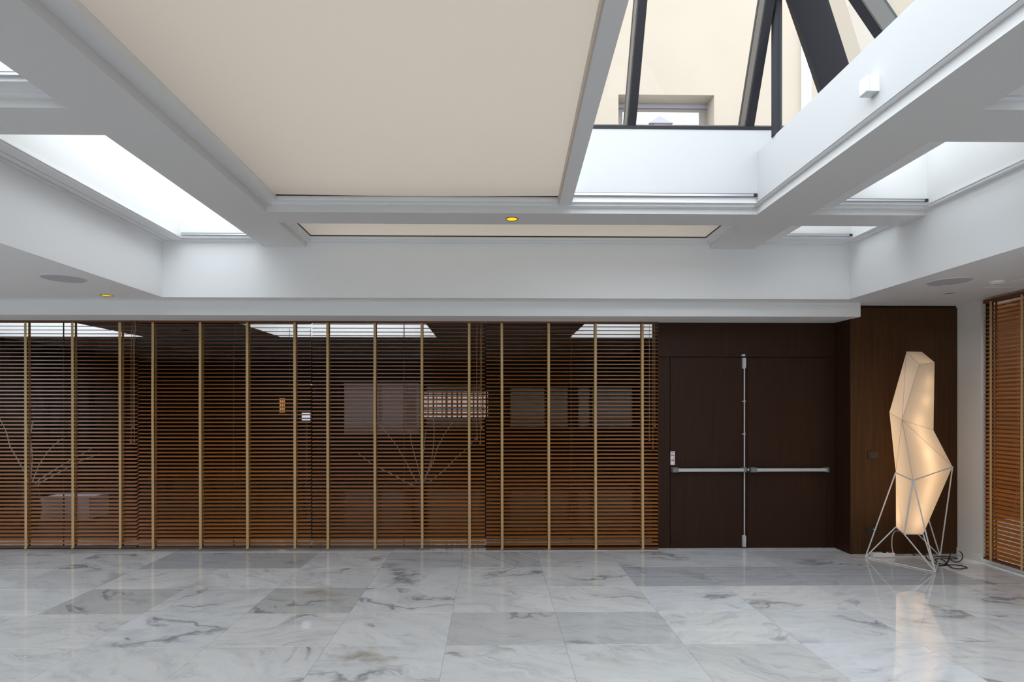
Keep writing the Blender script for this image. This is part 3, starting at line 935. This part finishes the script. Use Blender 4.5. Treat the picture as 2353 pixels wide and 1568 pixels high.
# ------------------------------------------------------------------ double door with panic bars
d1 = structure('door_1')
SEAM = 2.872
lv = []
for (a, b) in ((2.004, SEAM - .0018), (SEAM + .0018, 3.772)):
    lv.append(wpart('leaf', a, b, DW - .004, 6.405, .006, 2.149, M['wenge'], d1, .0015))
def bar_set(leaf, xa, xb, cap_l, cap_r):
    p = MB()
    b = leaf
    y0 = DW - .082
    MB().cbox(xa + cap_l - .004, xb - cap_r + .004, y0, y0 + .040, .870, .906, .005).obj('push_bar', M['silver'], b)
    for (a, c) in ((xa, xa + cap_l), (xb - cap_r, xb)):
        MB().cbox(a, c, y0 - .006, DW - .004, .862, .914, .010).obj('bar_end', M['darksilver'], b)
bar_set(lv[0], 1.998 + .008, 2.836, .068, .036)
bar_set(lv[1], 2.884, 3.764, .070, .034)
L0 = lv[0]
MB().tube([(2.850, DW - .05, .888), (2.868, DW - .05, .888)], .015, 12).obj('latch_pin', M['silver'], L0)
MB().tube([(2.829, DW - .03, .13), (2.829, DW - .03, 2.04)], .0075, 10).obj('vertical_rod', M['silver'], L0, smooth=True)
def shell(z0, z1, flip):
    b = MB()
    pr = [(.0, .018), (.12, .028), (.5, .031), (1.0, .026)]
    vs = []
    for (u, d) in pr:
        z_ = z0 + (z1 - z0) * (u if not flip else 1 - u)
        w = .014 + .004 * (u > .05)
        vs += [(2.829 - w, DW - .004, z_), (2.829 - w, DW - .012 - d * .6, z_), (2.829 - w * .5, DW - .012 - d, z_), (2.829 + w * .8, DW - .012 - d, z_), (2.829 + w * 1.2, DW - .012 - d * .6, z_), (2.829 + w * 1.2, DW - .004, z_)]
    fs = [(0, 1, 2, 3, 4, 5), tuple(18 + i for i in (5, 4, 3, 2, 1, 0))]
    for i in range(3):
        for q in range(6):
            r_ = (q + 1) % 6
            fs.append((6 * i + q, 6 * i + r_, 6 * i + 6 + r_, 6 * i + 6 + q))
    return b.add(vs, fs)
shell(2.022, 2.142, False).obj('top_bolt_cover', M['silver'], L0)
shell(.022, .150, True).obj('bottom_bolt_cover', M['silver'], L0)
MB().cbox(2.806, 2.842, DW - .030, DW, 2.160, 2.184, .003).obj('strike_plate', M['silver'], d1)
for z in (1.655, 1.288):
    MB().tube([(2.829, DW - .036, z - .010), (2.829, DW - .036, z + .010)], .011, 10).obj('rod_guide', M['silver'], L0)
    MB().box(2.805, 2.829, DW - .034, DW - .022, z - .006, z + .006).obj('rod_guide', M['silver'], L0)
MB().box(2.002, 3.774, DW + .002, DW + .03, -.002, .005).obj('threshold', M['black'], d1)

st = thing('sticker', 'narrow white sticker with red print on the door above the push bar', 'sticker', (2.021, DW - .004, 1.02))
SX0, SX1, SY = 1.996 + .008, 2.052, DW - .0062
MB().box(SX0, SX1, SY, DW - .0042, .940, 1.092).obj('paper', M['sticker'], st)
rr = random.Random(4)
def printrow(z0, z1, x0, x1_, m, n):
    x = x0
    for i in range(n):
        w = (x1_ - x0) / n
        h_ = (z1 - z0) * rr.uniform(.7, 1)
        MB().box(x + w * .08, x + w * rr.uniform(.7, .95), SY - .0006, SY, z1 - h_, z1).obj('print', m, st)
        x += w
printrow(1.068, 1.084, SX0 + .009, SX0 + .032, M['red'], 3)
printrow(1.038, 1.056, SX0 + .008, SX0 + .042, M['red'], 4)
printrow(1.010, 1.026, SX0 + .030, SX0 + .041, M['pencil'], 2)
printrow(.982, 1.000, SX0 + .008, SX0 + .043, M['red'], 4)

# switch and socket on the wood wing
WY = 6.080
sw = thing('light_switch', 'dark double light switch plate on the wooden wall left of the lamp', 'switch', (4.112, WY, 1.07))
dk = plain('dark_brown_plate', (0.020, 0.014, 0.010), .35)
MB().cbox(4.052, 4.172, WY - .010, WY, 1.027, 1.112, .003).obj('plate', dk, sw)
for a in (4.080, 4.113):
    MB().cbox(a, a + .030, WY - .014, WY - .010, 1.048, 1.094, .002).obj('rocker', plain('dark_rocker', (0.032, 0.024, 0.018), .3), sw)
so = thing('wall_socket', 'black wall socket low on the wooden wall behind the lamp leg', 'socket', (4.105, WY, .257))
MB().cbox(4.045, 4.165, WY - .010, WY, .217, .298, .003).obj('plate', M['black'], so)
MB().lathe([(.0, 0), (.018, 0), (.019, .004)], 16, (0, 0, 0)).obj('socket_hole', dk, so).matrix_parent_inverse = Matrix.Translation((.028, -.0105, 0)) @ Matrix.Rotation(math.radians(90), 4, 'X')
MB().box(4.106, 4.124, WY - .012, WY - .0095, .268, .273).obj('label_strip', M['white_plastic'], so)

# ------------------------------------------------------------------ glowing faceted floor lamp
LV = dict(A=(2083.2, 808.2, 5.80), B=(2118.2, 808.8, 5.90), C=(2147.5, 833, 5.70), D=(2112.3, 837.4, 5.60),
          E=(2043.7, 948.1, 5.80), F=(2073, 965.9, 5.60), G=(2144.9, 989.2, 5.74), H=(2188.5, 1073, 5.80),
          I=(2098.2, 1104.3, 5.52), J=(2058.4, 1086.8, 5.80), K=(2058.8, 1211.8, 5.84), L=(2077.7, 1227.9, 5.62),
          M=(2121, 1228.5, 5.70))
def measured(px, py, Y):
    """room coordinates of a measured lamp corner at depth Y"""
    f, th = 1307.2, math.radians(.9)
    a, b = (px - 1151.5) / f, (937.0 - py) / f
    rx, ry = a * math.cos(th) + math.sin(th), -a * math.sin(th) + math.cos(th)
    return Vector((rx * Y / ry, Y, 1.585 + b * Y / ry))
V = {k: measured(*v) for k, v in LV.items()}
V['S'] = Vector((4.50, 6.02, .93)); V['T'] = Vector((4.375, 5.86, .325)); V['U'] = Vector((4.32, 5.99, 1.46))
P_, Q_, R_ = Vector((3.932, 5.935, .007)), Vector((4.250, 5.390, .007)), Vector((4.749, 5.958, .007))
lamp = thing('floor_lamp', 'tall faceted glowing cream floor lamp on a white wire tripod base', 'lamp', (4.31, 5.76, 0))
names = list(V)
ix = {k: i for i, k in enumerate(names)}
FACES = ['ABCD', 'ADF', 'AFE', 'DCG', 'DGF', 'AEU', 'AUB', 'BUC', 'CUG', 'EFJ', 'FIJ', 'FHI', 'FGH', 'GSH', 'GUS', 'UJS', 'UEJ',
         'JIL', 'JLK', 'IHM', 'IML', 'HST', 'HTM', 'SJK', 'SKT', 'KLMT']
mb = MB().add([V[k] for k in names], [tuple(ix[c] for c in f) for f in FACES])
shd = mb.obj('lamp_shade', M['lampcloth'], lamp)
import bmesh
bmm = bmesh.new(); bmm.from_mesh(shd.data)
bmesh.ops.recalc_face_normals(bmm, faces=bmm.faces)
bmm.to_mesh(shd.data); bmm.free()
def outp(v): return v + (v - Vector((4.32, 5.77, v.z))).normalized() * .002
for e in ('AF', 'DF', 'AD', 'DC', 'EF', 'FG', 'FH', 'FI', 'FJ'):
    MB().tube([outp(V[e[0]]), outp(V[e[1]])], .0016, 5).obj('seam', M['seam'], shd)
def rod(a, b, name='rod'):
    MB().tube([a, b], .0062, 8).obj(name, M['white_metal'], lamp, smooth=True)
for e in ('JI', 'IH', 'HS', 'SJ', 'IL', 'KL', 'LM', 'MT', 'TK'):
    rod(outp(V[e[0]]), outp(V[e[1]]))
for a, b in (('J', P_), ('K', P_), ('I', Q_), ('L', Q_), ('M', Q_), ('H', R_), ('S', R_), ('T', R_)):
    rod(outp(V[a]), b, 'leg')
for a, b in ((P_, Q_), (Q_, R_), (R_, P_)):
    rod(a, b, 'base_rod')
def smooth_path(pts, n=8):
    pts = [Vector(p) for p in pts]
    out = []
    for i in range(len(pts) - 1):
        p0, p1, p2, p3 = pts[max(i - 1, 0)], pts[i], pts[i + 1], pts[min(i + 2, len(pts) - 1)]
        for k in range(n):
            t = k / n
            out.append(.5 * ((2 * p1) + (p2 - p0) * t + (2 * p0 - 5 * p1 + 4 * p2 - p3) * t * t + (3 * p1 - p0 - 3 * p2 + p3) * t ** 3))
    out.append(pts[-1])
    return out
MB().tube(smooth_path([measured(2064, 1221, 5.84), measured(2056, 1222, 5.95), measured(2050, 1235, 5.99), measured(2049.5, 1258, 5.99), measured(2053, 1272, 5.985)]), .0045, 8).obj('power_cord', M['white_metal'], lamp, smooth=True)
# bulbs
for (x, y, z, e) in ((4.37, 5.76, 1.85, .45), (4.35, 5.76, 1.66, .55), (4.27, 5.77, 1.45, .85), (4.30, 5.77, 1.27, .75), (4.37, 5.77, 1.10, 1.1), (4.38, 5.78, .93, 1.0), (4.33, 5.77, .76, .95), (4.28, 5.76, .60, .7), (4.25, 5.75, .45, .8)):
    ld = bpy.data.lights.new('bulb', 'POINT')
    ld.energy = e * 0.62
    ld.color = (1.0, 0.72, 0.46)
    ld.shadow_soft_size = .06
    o = bpy.data.objects.new('bulb', ld)
    o.location = (x, y, z)
    COL.objects.link(o)
    o.parent = lamp
    o.matrix_parent_inverse = Matrix.Translation(-Vector(lamp.location))

# power strip and cable
ps = thing('power_strip', 'white power strip with a red switch on the floor behind the lamp', 'power strip', (4.15, 5.985, 0))
MB().cbox(4.030, 4.268, 5.955, 6.012, .001, .042, .006).obj('body', M['white_plastic'], ps)
MB().box(4.215, 4.238, 5.968, 5.990, .042, .050).obj('power_switch', plain('red_switch', (.55, .02, .015), .3), ps)
MB().box(4.150, 4.178, 5.966, 6.0, .042, .056).obj('plug', M['black'], ps)
for x in (4.075, 4.115):
    MB().lathe([(.0, 0), (.017, 0), (.018, .0012)], 14, (x, 5.982, .042)).obj('outlet', M['grille'], ps)

def fl(px, py, z=.006):
    f, th = 1307.2, math.radians(.9)
    a, b = (px - 1151.5) / f, (937.0 - py) / f
    rx, ry = a * math.cos(th) + math.sin(th), -a * math.sin(th) + math.cos(th)
    t = (z - 1.585) / b
    return Vector((rx * t, ry * t, z))
s_ = 19.6
def cpx(x, y): return (2130 + x / s_, 1240 + y / s_)
cab = thing('power_cable', 'long black cable lying in loops on the floor beside the lamp', 'cable', (4.75, 5.85, 0))
p1 = [(-620, 680), (-480, 760), (-300, 770), (-100, 640), (0, 870), (200, 1000), (400, 1090), (620, 1190), (900, 1160), (1200, 1150), (1550, 1185), (1740, 1240), (1800, 1290), (1650, 1300), (1400, 1330), (1150, 1290), (1000, 1190), (890, 1080), (770, 950), (600, 885), (480, 880), (380, 890), (400, 960), (520, 1060), (700, 1125), (850, 1100), (950, 980), (990, 840), (1010, 760)]
MB().tube(smooth_path([fl(*cpx(*p), z=.0055 + (.010 if 14 <= i <= 20 else 0)) for i, p in enumerate(p1)], 6), .0052, 8).obj('cable', M['black'], cab, smooth=True)
p2b = [(300, 790), (600, 770), (900, 780), (1150, 800), (1380, 860), (1200, 880), (900, 865), (620, 830)]
MB().tube(smooth_path([fl(*cpx(*p), z=.016) for p in p2b], 6), .0052, 8).obj('cable', M['black'], cab, smooth=True)
# standing loop leaning against the wall
loop = []
for i in range(22):
    a = math.radians(-60 + i * 330 / 21)
    px_, py_ = 1320 + 290 * math.cos(a), 770 + 255 * math.sin(a)
    k = (1025 - py_) / 510
    q = fl(2130 + px_ / s_, 1240 + 1025 / s_)
    Y = q.y + .18 * k
    loop.append(measured(2130 + px_ / s_, 1240 + py_ / s_, Y))
    loop[-1].z = max(loop[-1].z, .006)
MB().tube(smooth_path(loop, 4), .0052, 8).obj('cable_loop', M['black'], cab, smooth=True)

# ------------------------------------------------------------------ small things on the ceiling
def downlight(x, y, z, label, lit, r=.050):
    t = thing('downlight', label, 'downlight', (x, y, z), 'recessed ceiling downlights')
    MB().lathe([(r + .006, 0.002), (r + .006, -.003), (r + .002, -.005), (r - .004, -.004), (r - .010, .0015)], 28, (x, y, z)).obj('trim_ring', M['brass'] if lit else M['lacquer'], t, smooth=True)
    if lit:
        MB().lathe([(0, -.0015), (r - .006, -.001), (r - .005, .0015)], 28, (x, y, z)).obj('lens', emitter('warm_downlight', (1.0, 0.60, 0.02), lit), t)
    else:
        MB().lathe([(0, -.0010), (r - .006, -.001), (r - .005, .0015)], 28, (x, y, z)).obj('lens', M['brass'], t)
downlight(0.168, 4.850, ZB, 'lit amber downlight in the cross beam below the central skylight', 1.0)
downlight(-3.787, 5.649, ZC, 'lit amber downlight in the low ceiling above the leftmost blinds', 0.9)
downlight(4.403, 5.414, ZC, 'unlit brass downlight in the low ceiling above the floor lamp', 0)

def speaker(x, y, label):
    t = thing('ceiling_speaker', label, 'speaker', (x, y, ZC), 'round ceiling speakers')
    MB().lathe([(0, -.006), (.155, -.005), (.157, -.001), (.157, .002)], 40, (x, y, ZC)).obj('grille', M['grille'], t, smooth=True)
    MB().lathe([(.157, -.004), (.165, -.006), (.168, -.002), (.168, .002)], 40, (x, y, ZC)).obj('rim', M['ceiling'], t, smooth=True)
speaker(-3.658, 4.913, 'round grey ceiling speaker above the leftmost blinds')
speaker(3.993, 4.910, 'round grey ceiling speaker above the dark double door and lamp')
sd = thing('smoke_detector', 'small flat white detector disc on the ceiling beside the access panel', 'detector', (4.41, 4.905, ZC))
MB().lathe([(0, -.026), (.040, -.025), (.055, -.016), (.060, .001)], 28, (4.41, 4.905, ZC)).obj('body', M['plaster'], sd, smooth=True)
MB().lathe([(0, -.030), (.012, -.029), (.016, -.025)], 16, (4.41, 4.905, ZC)).obj('sensor', M['grille'], sd, smooth=True)
ap = thing('access_panel', 'flat white access panel outlined in the ceiling by the side wall blind', 'access panel', (4.70, 4.86, ZC))
MB().frame_rect(4.535, 4.86, 4.55, 5.160, 4.550, 4.845, 4.565, 5.145, ZC - .004, ZC + .002).obj('panel_frame', M['plaster'], ap)
MB().box(4.555, 4.840, 4.570, 5.140, ZC - .002, ZC + .002).obj('hatch', M['plaster'], ap)
jb = thing('junction_box', 'small white junction box on the white skylight upstand', 'junction box', (2.16, 3.176, 3.40))
jm = MB()
bx0, bx1, by0, by1, bz0, bz1, c = 2.090, 2.160, 3.140, 3.212, 3.353, 3.444, .004
jm.add([(bx1, by0, bz0), (bx1, by1, bz0), (bx1, by1, bz1), (bx1, by0, bz1), (bx0 + c, by0, bz0), (bx0 + c, by1, bz0), (bx0 + c, by1, bz1), (bx0 + c, by0, bz1),
        (bx0, by0 + c, bz0 + c), (bx0, by1 - c, bz0 + c), (bx0, by1 - c, bz1 - c), (bx0, by0 + c, bz1 - c)],
       [(0, 1, 2, 3)] + [f for i in range(4) for f in ((i, i + 4, (i + 1) % 4 + 4, (i + 1) % 4), (i + 4, i + 8, (i + 1) % 4 + 8, (i + 1) % 4 + 4))] + [(11, 10, 9, 8)])
jm.obj('housing', M['white_plastic'], jb)
for y in (by0 + .010, by1 - .010):
    for z in (bz0 + .009, bz1 - .009):
        MB().tube([(bx0 - .001, y, z), (bx0 + .002, y, z)], .0035, 8).obj('screw', M['grille'], jb)
MB().box(bx0 + .012, bx0 + .0135, by0 - .0006, by1 + .0006, bz0 - .0006, bz1 + .0006).obj('lid_seam', M['grille'], jb)
